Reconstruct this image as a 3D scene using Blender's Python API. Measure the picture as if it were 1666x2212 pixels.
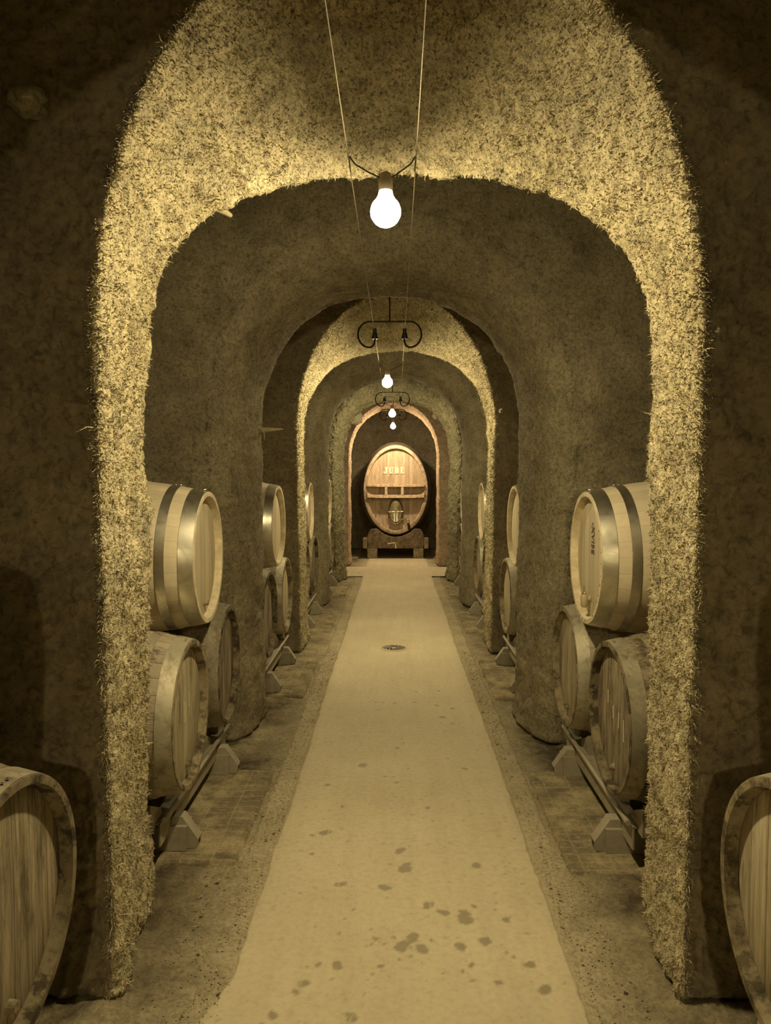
import bpy, bmesh, math, random
import numpy as np
from mathutils import Vector, Matrix
from math import sin, cos, pi, radians

random.seed(7)
RNG = np.random.default_rng(7)
SC = bpy.context.scene
COL = SC.collection
for o in list(bpy.data.objects):
    bpy.data.objects.remove(o)

# ------------------------------------------------------------------ camera
CAMZ = 1.45
PITCH, YAW = radians(2.9), radians(0.79)
cam_d = bpy.data.cameras.new('camera')
cam = bpy.data.objects.new('camera', cam_d)
COL.objects.link(cam)
cam.location = (0, 0, CAMZ)
cam.rotation_euler = (radians(90) - PITCH, 0, YAW)
cam_d.sensor_fit = 'VERTICAL'
cam_d.sensor_height = 36.0
cam_d.lens = 36.0 * 1600 / 2212
cam_d.clip_start = 0.05
SC.camera = cam

# ------------------------------------------------------------------ world, exposure
w = bpy.data.worlds.new('world')
SC.world = w
w.use_nodes = True
w.node_tree.nodes['Background'].inputs[0].default_value = (0, 0, 0, 1)
w.node_tree.nodes['Background'].inputs[1].default_value = 0.0
SC.view_settings.view_transform = 'Standard'
SC.view_settings.look = 'None'
SC.view_settings.gamma = 1
SC.view_settings.use_curve_mapping = False
SC.view_settings.exposure = 0.22
try:
    SC.cycles.use_denoising = True
    SC.cycles.max_bounces = 8
    SC.cycles.diffuse_bounces = 5
    SC.cycles.sample_clamp_indirect = 6.0
    SC.cycles.caustics_reflective = False
    SC.cycles.caustics_refractive = False
except Exception:
    pass

# lamps hanging down the aisle: (x, y, z, radiance, colour)
WARM = (1.0, 0.81, 0.445)
LAMPS = [
    (-0.03, -2.10, 2.22, 1500, WARM),
    (-0.03, 2.20, 2.215, 1300, WARM),
    (-0.07, 6.20, 2.215, 1400, WARM),
    (-0.045, 9.50, 2.225, 800, WARM),
    (-0.045, 12.20, 2.240, 1550, (1.0, 0.75, 0.43)),
]
RB = 0.045

# ------------------------------------------------------------------ helpers
def tag(o, label=None, cat=None, group=None, kind=None):
    if label: o['label'] = label
    if cat: o['category'] = cat
    if group: o['group'] = group
    if kind: o['kind'] = kind
    return o

def empty(name, loc=(0, 0, 0), rot=(0, 0, 0)):
    o = bpy.data.objects.new(name, None)
    o.empty_display_size = 0.1
    o.location = loc
    o.rotation_euler = rot
    COL.objects.link(o)
    return o

def meshobj(name, verts, faces, mat, parent=None, smooth=False, loc=None):
    me = bpy.data.meshes.new(name)
    me.from_pydata([tuple(v) for v in verts], [], [tuple(f) for f in faces])
    me.update()
    if mat: me.materials.append(mat)
    if smooth:
        me.polygons.foreach_set('use_smooth', [True] * len(me.polygons))
    o = bpy.data.objects.new(name, me)
    COL.objects.link(o)
    if parent: o.parent = parent
    if loc is not None: o.location = loc
    return o

class MB:
    """collects shapes for one mesh"""
    def __init__(s):
        s.v = []; s.f = []
    def add(s, v, f):
        k = len(s.v)
        s.v += [tuple(p) for p in v]
        s.f += [tuple(i + k for i in q) for q in f]
        return s
    def box(s, c, d, rot=None):
        x, y, z = d[0] / 2, d[1] / 2, d[2] / 2
        P = [Vector(p) for p in ((-x,-y,-z),(x,-y,-z),(x,y,-z),(-x,y,-z),(-x,-y,z),(x,-y,z),(x,y,z),(-x,y,z))]
        if rot is not None: P = [rot @ p for p in P]
        P = [p + Vector(c) for p in P]
        return s.add(P, [(0,3,2,1),(4,5,6,7),(0,1,5,4),(1,2,6,5),(2,3,7,6),(3,0,4,7)])
    def tube(s, pts, r, n=10, cap=True):
        pts = [Vector(p) for p in pts]
        rr = r if isinstance(r, (list, tuple)) else [r] * len(pts)
        V = []; F = []
        up = None
        for i, p in enumerate(pts):
            t = (pts[min(i + 1, len(pts) - 1)] - pts[max(i - 1, 0)]).normalized()
            if up is None:
                up = Vector((0, 0, 1)) if abs(t.z) < .9 else Vector((1, 0, 0))
            a = t.cross(up).normalized(); b = a.cross(t).normalized(); up = b
            for k in range(n):
                q = 2 * pi * k / n
                V.append(p + (a * cos(q) + b * sin(q)) * rr[i])
        for i in range(len(pts) - 1):
            for k in range(n):
                F.append((i*n+k, i*n+(k+1) % n, (i+1)*n+(k+1) % n, (i+1)*n+k))
        if cap:
            F.append(tuple(range(n))[::-1]); F.append(tuple((len(pts)-1)*n + k for k in range(n)))
        return s.add(V, F)
    def lathe(s, prof, n=48, axis='Z', c=(0, 0, 0), sx=1, sy=1, closed=False):
        """prof: (radius, height)"""
        V = []; F = []
        m = len(prof)
        for k in range(n):
            q = 2 * pi * k / n
            for r, h in prof:
                a, b = r * cos(q) * sx, r * sin(q) * sy
                p = {'Z': (a, b, h), 'X': (h, a, b), 'Y': (a, h, b)}[axis]
                V.append((p[0] + c[0], p[1] + c[1], p[2] + c[2]))
        e = m if closed else m - 1
        for k in range(n):
            k2 = (k + 1) % n
            for i in range(e):
                j = (i + 1) % m
                F.append((k*m+i, k2*m+i, k2*m+j, k*m+j))
        return s.add(V, F)
    def prism(s, poly, axis, h0, h1):
        """poly of 2D points, extruded along axis"""
        n = len(poly); V = []
        for h in (h0, h1):
            for a, b in poly:
                V.append({'Z': (a, b, h), 'X': (h, a, b), 'Y': (a, h, b)}[axis])
        F = [tuple(range(n))[::-1], tuple(range(n, 2 * n))]
        for i in range(n):
            j = (i + 1) % n
            F.append((i, j, n + j, n + i))
        return s.add(V, F)
    def build(s, name, mat, parent=None, smooth=False, loc=None, bevel=0):
        bm = bmesh.new()
        vs = [bm.verts.new(p) for p in s.v]
        for f in s.f:
            try: bm.faces.new([vs[i] for i in f])
            except ValueError: pass
        bmesh.ops.remove_doubles(bm, verts=bm.verts, dist=1e-5)
        bmesh.ops.recalc_face_normals(bm, faces=bm.faces)
        me = bpy.data.meshes.new(name)
        bm.to_mesh(me); bm.free()
        if mat: me.materials.append(mat)
        if smooth:
            me.polygons.foreach_set('use_smooth', [True] * len(me.polygons))
            try: me.set_sharp_from_angle(angle=radians(35))
            except Exception: pass
        o = bpy.data.objects.new(name, me)
        COL.objects.link(o)
        if parent: o.parent = parent
        if loc is not None: o.location = loc
        if bevel:
            b = o.modifiers.new('bevel', 'BEVEL'); b.width = bevel; b.segments = 2
            b.limit_method = 'ANGLE'
        return o

def copy_tree(o, parent=None):
    c = o.copy()
    COL.objects.link(c)
    if parent: c.parent = parent
    for ch in list(o.children):
        copy_tree(ch, c)
    return c

# numpy value noise -------------------------------------------------
def _hash(ix, iy, iz, seed):
    h = (ix * 374761393 + iy * 668265263 + iz * 2147483647 + seed * 1274126177) & 0xffffffff
    h = ((h ^ (h >> 13)) * 1274126177) & 0xffffffff
    h = ((h ^ (h >> 16)) * 2246822519) & 0xffffffff
    h = h ^ (h >> 15)
    return (h & 0xffffff) / float(0xffffff)

def vnoise(P, scale, seed=0):
    Q = P * scale
    I = np.floor(Q).astype(np.int64)
    f = Q - I
    f = f * f * (3 - 2 * f)
    out = 0
    for dx in (0, 1):
        for dy in (0, 1):
            for dz in (0, 1):
                wgt = (f[:, 0] if dx else 1 - f[:, 0]) * (f[:, 1] if dy else 1 - f[:, 1]) * (f[:, 2] if dz else 1 - f[:, 2])
                out = out + wgt * _hash(I[:, 0] + dx, I[:, 1] + dy, I[:, 2] + dz, seed)
    return out * 2 - 1

def grid_np(name, V, nr, nc, mat, extra=None, smooth=True):
    """V: (nr*nc,3) rows x cols; extra=(verts, tris) appended"""
    idx = np.arange(nr * nc).reshape(nr, nc)
    q = np.stack([idx[:-1, :-1], idx[:-1, 1:], idx[1:, 1:], idx[1:, :-1]], -1).reshape(-1, 4)
    nq = len(q)
    allv = V
    loops = q.reshape(-1)
    starts = np.arange(nq) * 4
    totals = np.full(nq, 4)
    if extra is not None:
        ev, et = extra
        loops = np.concatenate([loops, (et + len(V)).reshape(-1)])
        starts = np.concatenate([starts, nq * 4 + np.arange(len(et)) * 3])
        totals = np.concatenate([totals, np.full(len(et), 3)])
        allv = np.concatenate([V, ev])
    me = bpy.data.meshes.new(name)
    me.vertices.add(len(allv)); me.vertices.foreach_set('co', allv.astype(np.float32).reshape(-1))
    me.loops.add(len(loops)); me.loops.foreach_set('vertex_index', loops.astype(np.int32))
    me.polygons.add(len(starts))
    me.polygons.foreach_set('loop_start', starts.astype(np.int32))
    try: me.polygons.foreach_set('loop_total', totals.astype(np.int32))
    except Exception: pass
    me.update(calc_edges=True)
    me.validate()
    me.polygons.foreach_set('use_smooth', np.ones(len(me.polygons), bool))
    me.materials.append(mat)
    o = bpy.data.objects.new(name, me)
    COL.objects.link(o)
    return o

def grid_normals(V, nr, nc):
    G = V.reshape(nr, nc, 3)
    du = np.gradient(G, axis=0); dv = np.gradient(G, axis=1)
    N = np.cross(du, dv)
    N /= np.linalg.norm(N, axis=2, keepdims=True) + 1e-9
    return N.reshape(-1, 3)

# ------------------------------------------------------------------ materials
class NT:
    def __init__(s, name):
        m = bpy.data.materials.new(name); m.use_nodes = True
        s.m = m; s.t = m.node_tree; s.t.nodes.clear()
        s.out = s.n('ShaderNodeOutputMaterial')
        s.b = s.n('ShaderNodeBsdfPrincipled')
        s.l(s.b.outputs[0], s.out.inputs[0])
    def n(s, ty, **kw):
        nd = s.t.nodes.new(ty)
        for k, v in kw.items():
            if k.startswith('i_'):
                nd.inputs[k[2:].replace('_', ' ')].default_value = v
            else: setattr(nd, k, v)
        return nd
    def l(s, a, b): s.t.links.new(a, b)
    def coord(s, scale=(1, 1, 1), rand=False, out='Object'):
        tc = s.n('ShaderNodeTexCoord'); mp = s.n('ShaderNodeMapping')
        mp.inputs['Scale'].default_value = scale
        s.l(tc.outputs[out], mp.inputs[0])
        if rand:
            oi = s.n('ShaderNodeObjectInfo'); cb = s.n('ShaderNodeCombineXYZ')
            mu = s.n('ShaderNodeMath', operation='MULTIPLY'); mu.inputs[1].default_value = 37.0
            s.l(oi.outputs['Random'], mu.inputs[0])
            for k in range(3): s.l(mu.outputs[0], cb.inputs[k])
            s.l(cb.outputs[0], mp.inputs['Location'])
        return mp.outputs[0]
    def noise(s, co, scale, detail=4, rough=.55, dist=0):
        nd = s.n('ShaderNodeTexNoise'); nd.inputs['Scale'].default_value = scale
        nd.inputs['Detail'].default_value = detail; nd.inputs['Roughness'].default_value = rough
        nd.inputs['Distortion'].default_value = dist
        s.l(co, nd.inputs['Vector']); return nd.outputs['Fac']
    def voro(s, co, scale, feature='F1'):
        nd = s.n('ShaderNodeTexVoronoi', feature=feature); nd.inputs['Scale'].default_value = scale
        s.l(co, nd.inputs['Vector']); return nd.outputs['Distance']
    def ramp(s, fac, stops, interp='LINEAR'):
        nd = s.n('ShaderNodeValToRGB'); cr = nd.color_ramp; cr.interpolation = interp
        while len(cr.elements) < len(stops): cr.elements.new(.5)
        for e, (p, c) in zip(cr.elements, stops):
            e.position = p
            e.color = (c, c, c, 1) if isinstance(c, (int, float)) else (*c, 1)
        s.l(fac, nd.inputs[0]); return nd.outputs[0]
    def mix(s, fac, a, b, mode='MIX'):
        nd = s.n('ShaderNodeMix', data_type='RGBA', blend_type=mode)
        for inp, v in ((nd.inputs[0], fac), (nd.inputs[6], a), (nd.inputs[7], b)):
            if isinstance(v, (int, float)): inp.default_value = v
            elif isinstance(v, tuple): inp.default_value = (*v, 1)
            else: s.l(v, inp)
        return nd.outputs[2]
    def math(s, op, a, b=0.0, c=None):
        nd = s.n('ShaderNodeMath', operation=op)
        for k, v in enumerate((a, b) if c is None else (a, b, c)):
            if isinstance(v, (int, float)): nd.inputs[k].default_value = v
            else: s.l(v, nd.inputs[k])
        return nd.outputs[0]
    def bump(s, h, strength=.5, dist=.01, normal=None):
        nd = s.n('ShaderNodeBump'); nd.inputs['Strength'].default_value = strength
        nd.inputs['Distance'].default_value = dist
        s.l(h, nd.inputs['Height'])
        if normal is not None: s.l(normal, nd.inputs['Normal'])
        s.l(nd.outputs[0], s.b.inputs['Normal']); return nd.outputs[0]
    def done(s, color=None, rough=.8, metal=0, spec=None):
        if color is not None:
            if isinstance(color, tuple): s.b.inputs['Base Color'].default_value = (*color, 1)
            else: s.l(color, s.b.inputs['Base Color'])
        if isinstance(rough, (int, float)): s.b.inputs['Roughness'].default_value = rough
        else: s.l(rough, s.b.inputs['Roughness'])
        s.b.inputs['Metallic'].default_value = metal
        if spec is not None: s.b.inputs['Specular IOR Level'].default_value = spec
        return s.m

def wall_mat(name, c_dark, c_mid, c_light, fine=1.0, speck=.6, bump=.8, crust=False):
    t = NT(name); co = t.coord()
    big = t.noise(co, 1.7, 4)
    mid = t.noise(co, 9, 5, .6)
    fi = t.noise(co, 70 * fine, 4, .65, .6)
    col = t.ramp(big, [(.3, c_dark), (.5, c_mid), (.68, c_light)])
    col2 = t.ramp(mid, [(.3, .72), (.52, 1.0), (.75, 1.2)])
    col = t.mix(1.0, col, col2, 'MULTIPLY')
    col = t.mix(1.0, col, t.ramp(fi, [(.33, .55), (.5, 1.0), (.7, 1.22)]), 'MULTIPLY')
    sp = t.ramp(t.noise(co, 120 * fine, 2, .5, .8), [(.34, 1.0), (.42, 0.0)])
    col = t.mix(t.math('MULTIPLY', sp, speck), col, (.07, .055, .028))
    # greyish mineral patches
    gp = t.ramp(t.noise(co, 4.3, 5, .7), [(.56, 0.0), (.7, .45)])
    col = t.mix(gp, col, (.27, .25, .2))
    h = t.math('ADD', t.math('MULTIPLY', fi, 1.0), t.math('MULTIPLY', t.noise(co, 24, 6, .7), 1.4))
    if crust:
        h = t.math('ADD', h, t.math('MULTIPLY', t.voro(co, 45), 1.2))
    t.bump(h, bump, .012)
    return t.done(col, .93, spec=.25)

M = {}
M['crust'] = wall_mat('crusted plaster', (.43, .37, .22), (.55, .48, .30), (.64, .56, .36), 1.0, .75, .9)
M['plaster'] = wall_mat('mouldy plaster', (.23, .19, .12), (.31, .27, .17), (.38, .33, .21), .8, .35, .8)
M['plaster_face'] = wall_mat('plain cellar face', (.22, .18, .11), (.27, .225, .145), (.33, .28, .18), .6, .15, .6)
M['plaster_lump'] = wall_mat('chiselled plaster', (.25, .23, .14), (.34, .31, .19), (.41, .37, .23), .5, .45, 1.0, True)
M['plaster_pink'] = wall_mat('pinkish plaster', (.44, .33, .23), (.54, .41, .29), (.60, .47, .33), .6, .35, .9)
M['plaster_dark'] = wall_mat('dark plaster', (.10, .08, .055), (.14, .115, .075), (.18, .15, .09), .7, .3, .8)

def path_mat():
    t = NT('trodden concrete'); co = t.coord()
    big = t.noise(co, 1.3, 5, .6); fi = t.noise(co, 45, 5, .65)
    col = t.ramp(big, [(.3, (.50, .43, .29)), (.5, (.56, .49, .33)), (.7, (.61, .54, .37))])
    st = t.coord((6, .5, 1))
    streak = t.ramp(t.noise(st, 2.2, 4, .6), [(.35, .95), (.5, 1.0), (.68, 1.04)])
    col = t.mix(1.0, col, streak, 'MULTIPLY')
    col = t.mix(1.0, col, t.ramp(fi, [(.3, .86), (.5, 1.0), (.75, 1.08)]), 'MULTIPLY')
    blot = t.ramp(t.noise(co, 7, 6, .72), [(.6, 0.0), (.72, .4)])
    col = t.mix(blot, col, (.36, .29, .14))
    at = t.n('ShaderNodeAttribute', attribute_name='stain')
    col = t.mix(at.outputs['Fac'], col, (.24, .20, .12))
    at2 = t.n('ShaderNodeAttribute', attribute_name='joint')
    col = t.mix(at2.outputs['Fac'], col, (.58, .50, .33))
    t.bump(t.math('ADD', fi, t.math('MULTIPLY', t.noise(co, 160, 2), .5)), .25, .003)
    r = t.ramp(at.outputs['Fac'], [(0, .72), (1, .55)])
    return t.done(col, r, spec=.3)
M['path'] = path_mat()

def strip_mat():
    t = NT('worn stone kerb'); co = t.coord()
    big = t.noise(co, 3, 5, .65); fi = t.noise(co, 60, 5, .65)
    col = t.ramp(big, [(.3, (.30, .25, .16)), (.5, (.38, .33, .215)), (.72, (.48, .42, .28))])
    col = t.mix(1.0, col, t.ramp(fi, [(.3, .7), (.5, 1.0), (.75, 1.15)]), 'MULTIPLY')
    t.bump(fi, .4, .005)
    return t.done(col, .9, spec=.2)
M['kerb'] = strip_mat()

def dirt_mat():
    t = NT('cellar dirt floor'); co = t.coord()
    big = t.noise(co, 2.0, 6, .7); mid = t.noise(co, 11, 6, .7); fi = t.noise(co, 75, 5, .7)
    col = t.ramp(big, [(.36, (.085, .068, .04)), (.48, (.20, .165, .10)), (.64, (.38, .325, .205))])
    col = t.mix(1.0, col, t.ramp(mid, [(.3, .6), (.5, 1.0), (.72, 1.3)]), 'MULTIPLY')
    # pale dust trodden off the walkway
    sx = t.n('ShaderNodeSeparateXYZ'); t.l(co, sx.inputs[0])
    d = t.math('ABSOLUTE', t.math('SUBTRACT', sx.outputs[0], .03))
    d = t.math('ADD', d, t.math('MULTIPLY', t.math('SUBTRACT', mid, .5), .45))
    dust = t.ramp(d, [(.5, .92), (.76, 0.0)])
    col = t.mix(dust, col, (.50, .435, .29))
    col = t.mix(1.0, col, t.ramp(fi, [(.3, .62), (.5, 1.0), (.72, 1.25)]), 'MULTIPLY')
    t.bump(t.math('ADD', fi, t.math('MULTIPLY', mid, 2.0)), .8, .012)
    return t.done(col, .95, spec=.2)
M['dirt'] = dirt_mat()

def brick_mat():
    t = NT('worn floor bricks'); co = t.coord((1, 1, 1))
    br = t.n('ShaderNodeTexBrick')
    br.inputs['Scale'].default_value = 1.0
    br.inputs['Brick Width'].default_value = .115
    br.inputs['Row Height'].default_value = .055
    br.inputs['Mortar Size'].default_value = .006
    br.inputs['Mortar Smooth'].default_value = .6
    br.offset = 0.0
    br.inputs['Color1'].default_value = (.25, .205, .125, 1)
    br.inputs['Color2'].default_value = (.20, .165, .10, 1)
    br.inputs['Mortar'].default_value = (.31, .26, .165, 1)
    wob = t.n('ShaderNodeMapping')
    t.l(co, br.inputs['Vector'])
    mid = t.noise(co, 8, 6, .7); fi = t.noise(co, 80, 5, .7)
    dust = t.ramp(t.noise(co, 4, 6, .75), [(.45, 0.0), (.62, .9)])
    col = t.mix(dust, br.outputs['Color'], (.37, .31, .185))
    col = t.mix(1.0, col, t.ramp(mid, [(.3, .65), (.5, 1.0), (.72, 1.2)]), 'MULTIPLY')
    col = t.mix(1.0, col, t.ramp(fi, [(.3, .7), (.5, 1.0), (.72, 1.2)]), 'MULTIPLY')
    t.bump(t.math('ADD', fi, t.math('MULTIPLY', mid, 1.5)), .6, .008)
    return t.done(col, .95, spec=.2)
M['bricks'] = brick_mat()

def staves_mat(name, base, dark, n=30, mould=0.0, rough=.6):
    """barrel side: axis = object X"""
    t = NT(name)
    tc = t.n('ShaderNodeTexCoord'); sx = t.n('ShaderNodeSeparateXYZ')
    t.l(tc.outputs['Object'], sx.inputs[0])
    ang = t.math('ARCTAN2', sx.outputs[1], sx.outputs[2])
    a = t.math('MULTIPLY', t.math('DIVIDE', t.math('ADD', ang, pi), 2 * pi), float(n))
    fr = t.math('FRACT', a); fl = t.math('FLOOR', a)
    edge = t.math('ABSOLUTE', t.math('SUBTRACT', fr, .5))
    seam = t.ramp(edge, [(.47, 0.0), (.492, 1.0)])
    wn = t.n('ShaderNodeTexWhiteNoise', noise_dimensions='1D'); t.l(fl, wn.inputs['W'])
    co = t.coord((1.2, 22, 22), True)
    gr = t.noise(co, 4, 5, .6)
    seam = t.math('MULTIPLY', seam, 1.0 if mould else .3)
    col = t.mix(gr, dark, base)
    col = t.mix(1.0, col, t.ramp(wn.outputs['Value'], [(0, .86), (1, 1.1)]), 'MULTIPLY')
    co2 = t.coord((1, 1, 1), True)
    col = t.mix(1.0, col, t.ramp(t.noise(co2, 5, 5, .7), [(.3, .82), (.7, 1.1)]), 'MULTIPLY')
    if mould:
        mo = t.ramp(t.noise(co2, 9, 7, .75), [(.62 - .22 * mould, 0.0), (.74 - .2 * mould, 1.0)])
        col = t.mix(t.math('MULTIPLY', mo, .9), col, (.045, .036, .022))
        pl = t.ramp(t.noise(co2, 13, 6, .7), [(.58, 0.0), (.7, .6)])
        col = t.mix(pl, col, (.34, .30, .21))
    col = t.mix(t.math('MULTIPLY', seam, .7), col, (.06, .045, .025))
    h = t.math('SUBTRACT', t.math('MULTIPLY', gr, .3), seam)
    t.bump(h, .4, .002 if not mould else .004)
    return t.done(col, rough, spec=.3)

def head_mat(name, base, dark, planks=8.0, mould=0.0, stain=0.0):
    """barrel end: planks run along object Z, split across Y"""
    t = NT(name)
    tc = t.n('ShaderNodeTexCoord'); sx = t.n('ShaderNodeSeparateXYZ')
    t.l(tc.outputs['Object'], sx.inputs[0])
    a = t.math('MULTIPLY', t.math('ADD', sx.outputs[1], 1.0), planks / .52)
    fr = t.math('FRACT', a); fl = t.math('FLOOR', a)
    edge = t.math('ABSOLUTE', t.math('SUBTRACT', fr, .5))
    seam = t.ramp(edge, [(.465, 0.0), (.49, 1.0)])
    wn = t.n('ShaderNodeTexWhiteNoise', noise_dimensions='1D'); t.l(fl, wn.inputs['W'])
    co = t.coord((22, 22, 1.1), True)
    gr = t.noise(co, 4, 6, .65, .3)
    col = t.mix(t.ramp(gr, [(.3, 0.0), (.7, 1.0)]), dark, base)
    col = t.mix(1.0, col, t.ramp(wn.outputs['Value'], [(0, .84), (1, 1.1)]), 'MULTIPLY')
    co2 = t.coord((1, 1, 1), True)
    if mould:
        co3 = t.coord((3, 3, .8), True)
        mo = t.ramp(t.noise(co3, 5, 7, .75), [(.6 - .2 * mould, 0.0), (.75 - .2 * mould, 1.0)])
        col = t.mix(t.math('MULTIPLY', mo, .75), col, (.06, .047, .026))
        yl = t.ramp(t.noise(co3, 8, 6, .7), [(.57, 0.0), (.68, .5)])
        col = t.mix(yl, col, (.30, .25, .11))
    col = t.mix(t.math('MULTIPLY', seam, .55), col, (.07, .05, .028))
    t.bump(t.math('SUBTRACT', t.math('MULTIPLY', gr, .5), seam), .4, .002 if not mould else .004)
    return t.done(col, .62 if not mould else .8, spec=.3)

def chime_mat(name, c1, c2, mould):
    t = NT(name); co = t.coord((1, 1, 1), True)
    col = t.ramp(t.noise(co, 16, 6, .75), [(.34, c2), (.5, c1), (.68, tuple(min(1, x * 1.35) for x in c1))])
    if mould:
        mo = t.ramp(t.noise(co, 12, 5, .7), [(.5, 0.0), (.58, 1.0)])
        col = t.mix(t.math('MULTIPLY', mo, mould), col, (.025, .02, .012))
    t.bump(t.noise(co, 45, 5, .7), .5, .004)
    return t.done(col, .85, spec=.2)

def metal_mat(name, c, rough=.35, smudge=.5, rust=0.0, scale=9.0, metal=1.0):
    t = NT(name); co = t.coord((1, 1, 1), True)
    nz = t.noise(co, scale, 6, .7, .4)
    col = t.mix(t.ramp(nz, [(.4, smudge), (.62, 0.0)]), c, tuple(x * .38 for x in c))
    if rust:
        ru = t.ramp(t.noise(co, 14, 6, .75), [(.5, 0.0), (.66, rust)])
        col = t.mix(ru, col, (.12, .085, .045))
    r = t.ramp(nz, [(.3, min(1, rough + .22)), (.65, rough)])
    t.bump(t.noise(co, 30, 3, .5), .08, .002)
    return t.done(col, r, metal)

M['stave_new'] = staves_mat('new oak staves', (.68, .59, .42), (.56, .48, .33))
M['head_new'] = head_mat('new oak head', (.68, .59, .42), (.55, .47, .32), 6.5)
M['chime_new'] = chime_mat('new oak rim', (.62, .54, .38), (.50, .43, .29), 0)
M['hoop_new'] = metal_mat('galvanised hoop', (.74, .70, .58), .30, .55)
M['stave_worn'] = staves_mat('worn oak staves', (.48, .42, .30), (.32, .27, .19), 30, .35, .8)
M['head_worn'] = head_mat('worn oak head', (.56, .49, .34), (.22, .18, .11), 7, .3)
M['chime_worn'] = chime_mat('mould spotted rim', (.27, .225, .14), (.10, .08, .05), .6)
M['hoop_worn'] = metal_mat('dusty hoop', (.50, .46, .34), .55, .35, .5, 7, .6)
M['stave_mould'] = staves_mat('mouldy oak staves', (.34, .28, .18), (.20, .16, .10), 30, .8, .9)
M['head_mould'] = head_mat('mouldy oak head', (.44, .37, .25), (.12, .095, .06), 7, .7)
M['chime_mould'] = chime_mat('mouldy rim', (.19, .155, .095), (.07, .055, .032), .8)
M['hoop_mould'] = metal_mat('grimy hoop', (.36, .32, .22), .65, .6, .8, 7, .4)
M['rack'] = metal_mat('painted rack steel', (.38, .34, .25), .6, .3, .25, 8, .1)
M['iron'] = metal_mat('black wrought iron', (.05, .043, .03), .35, .4, .3, 20, .8)
M['black'] = NT('black bakelite').done((.015, .013, .01), .4)
M['dark'] = NT('painted recess shade').done((.012, .009, .005), .8)  # near-black colour stands in for the shade inside holes and slots
M['wire'] = metal_mat('bare tension wire', (.24, .20, .13), .55, .2, 0, 9, .4)
M['cable'] = NT('dark lead').done((.05, .038, .02), .6)
M['socket'] = NT('cream bakelite').done((.42, .34, .22), .45)
M['brass'] = metal_mat('brass', (.80, .66, .36), .22, .2, 0, 30)
M['steel'] = metal_mat('polished steel', (.78, .75, .62), .2, .15, 0, 5)
M['cask_head'] = head_mat('cask head boards', (.60, .48, .34), (.30, .22, .15), 8.0, .2)
M['cask_rim'] = chime_mat('cask rim', (.46, .36, .25), (.24, .18, .12), .3)
M['cask_stave'] = staves_mat('cask staves', (.36, .27, .17), (.20, .145, .09), 40, .2, .7)
M['cask_hoop'] = metal_mat('cask hoop', (.16, .13, .09), .5, .5, .4, 6, .6)
M['cask_beam'] = chime_mat('cask brace wood', (.50, .39, .27), (.28, .21, .14), .15)
M['cradle'] = chime_mat('cradle timber', (.17, .13, .08), (.075, .055, .033), .4)
M['cradle_block'] = chime_mat('cradle block', (.24, .19, .12), (.13, .10, .06), .3)
M['letter'] = NT('cream paint').done((.86, .92, .58), .5)
M['ink'] = NT('burnt brand').done((.10, .075, .04), .8)
M['chalk'] = NT('chalk').done((.78, .70, .45), .9)
M['stone'] = wall_mat('lime lump', (.28, .26, .17), (.36, .33, .22), (.43, .39, .27), .7, .3, .8)
M['wood_peg'] = chime_mat('peg', (.38, .32, .21), (.28, .23, .15), 0)

# ------------------------------------------------------------------ structure
W, HT = 2.3, 3.15      # half width behind the piers, top of the slabs

def profile(N, cx, hw, zs, crown, n, foot=0.0):
    """N points floor-left -> over -> floor-right, plus the matching outer points"""
    pts = []; outs = []
    K = 400
    for k in range(K):
        z = zs * k / K
        x = hw + foot * (1 - k / K)
        pts.append((cx - x, z)); outs.append((cx - W, z))
    for k in range(2 * K + 1):
        th = pi - pi * k / (2 * K)
        c, s = cos(th), sin(th)
        x = math.copysign(abs(c) ** (2 / n), c) * hw
        z = zs + s ** (2 / n) * (crown - zs)
        pts.append((cx + x, z))
        m = min(W / max(abs(c), 1e-6), (HT - zs) / max(s, 1e-6))
        outs.append((cx + c * m, zs + s * m))
    for k in range(1, K + 1):
        z = zs * (1 - k / K)
        x = hw + foot * (k / K)
        pts.append((cx + x, z)); outs.append((cx + W, z))
    P = np.array(pts); O = np.array(outs)
    d = np.concatenate([[0], np.cumsum(np.linalg.norm(np.diff(P, axis=0), axis=1))])
    # blend arclength of the inner and outer outlines so both sample well
    tt = np.linspace(0, d[-1], N)
    res = [np.interp(tt, d, P[:, 0]), np.interp(tt, d, P[:, 1]), np.interp(tt, d, O[:, 0]), np.interp(tt, d, O[:, 1])]
    return np.stack(res, 1)

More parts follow.
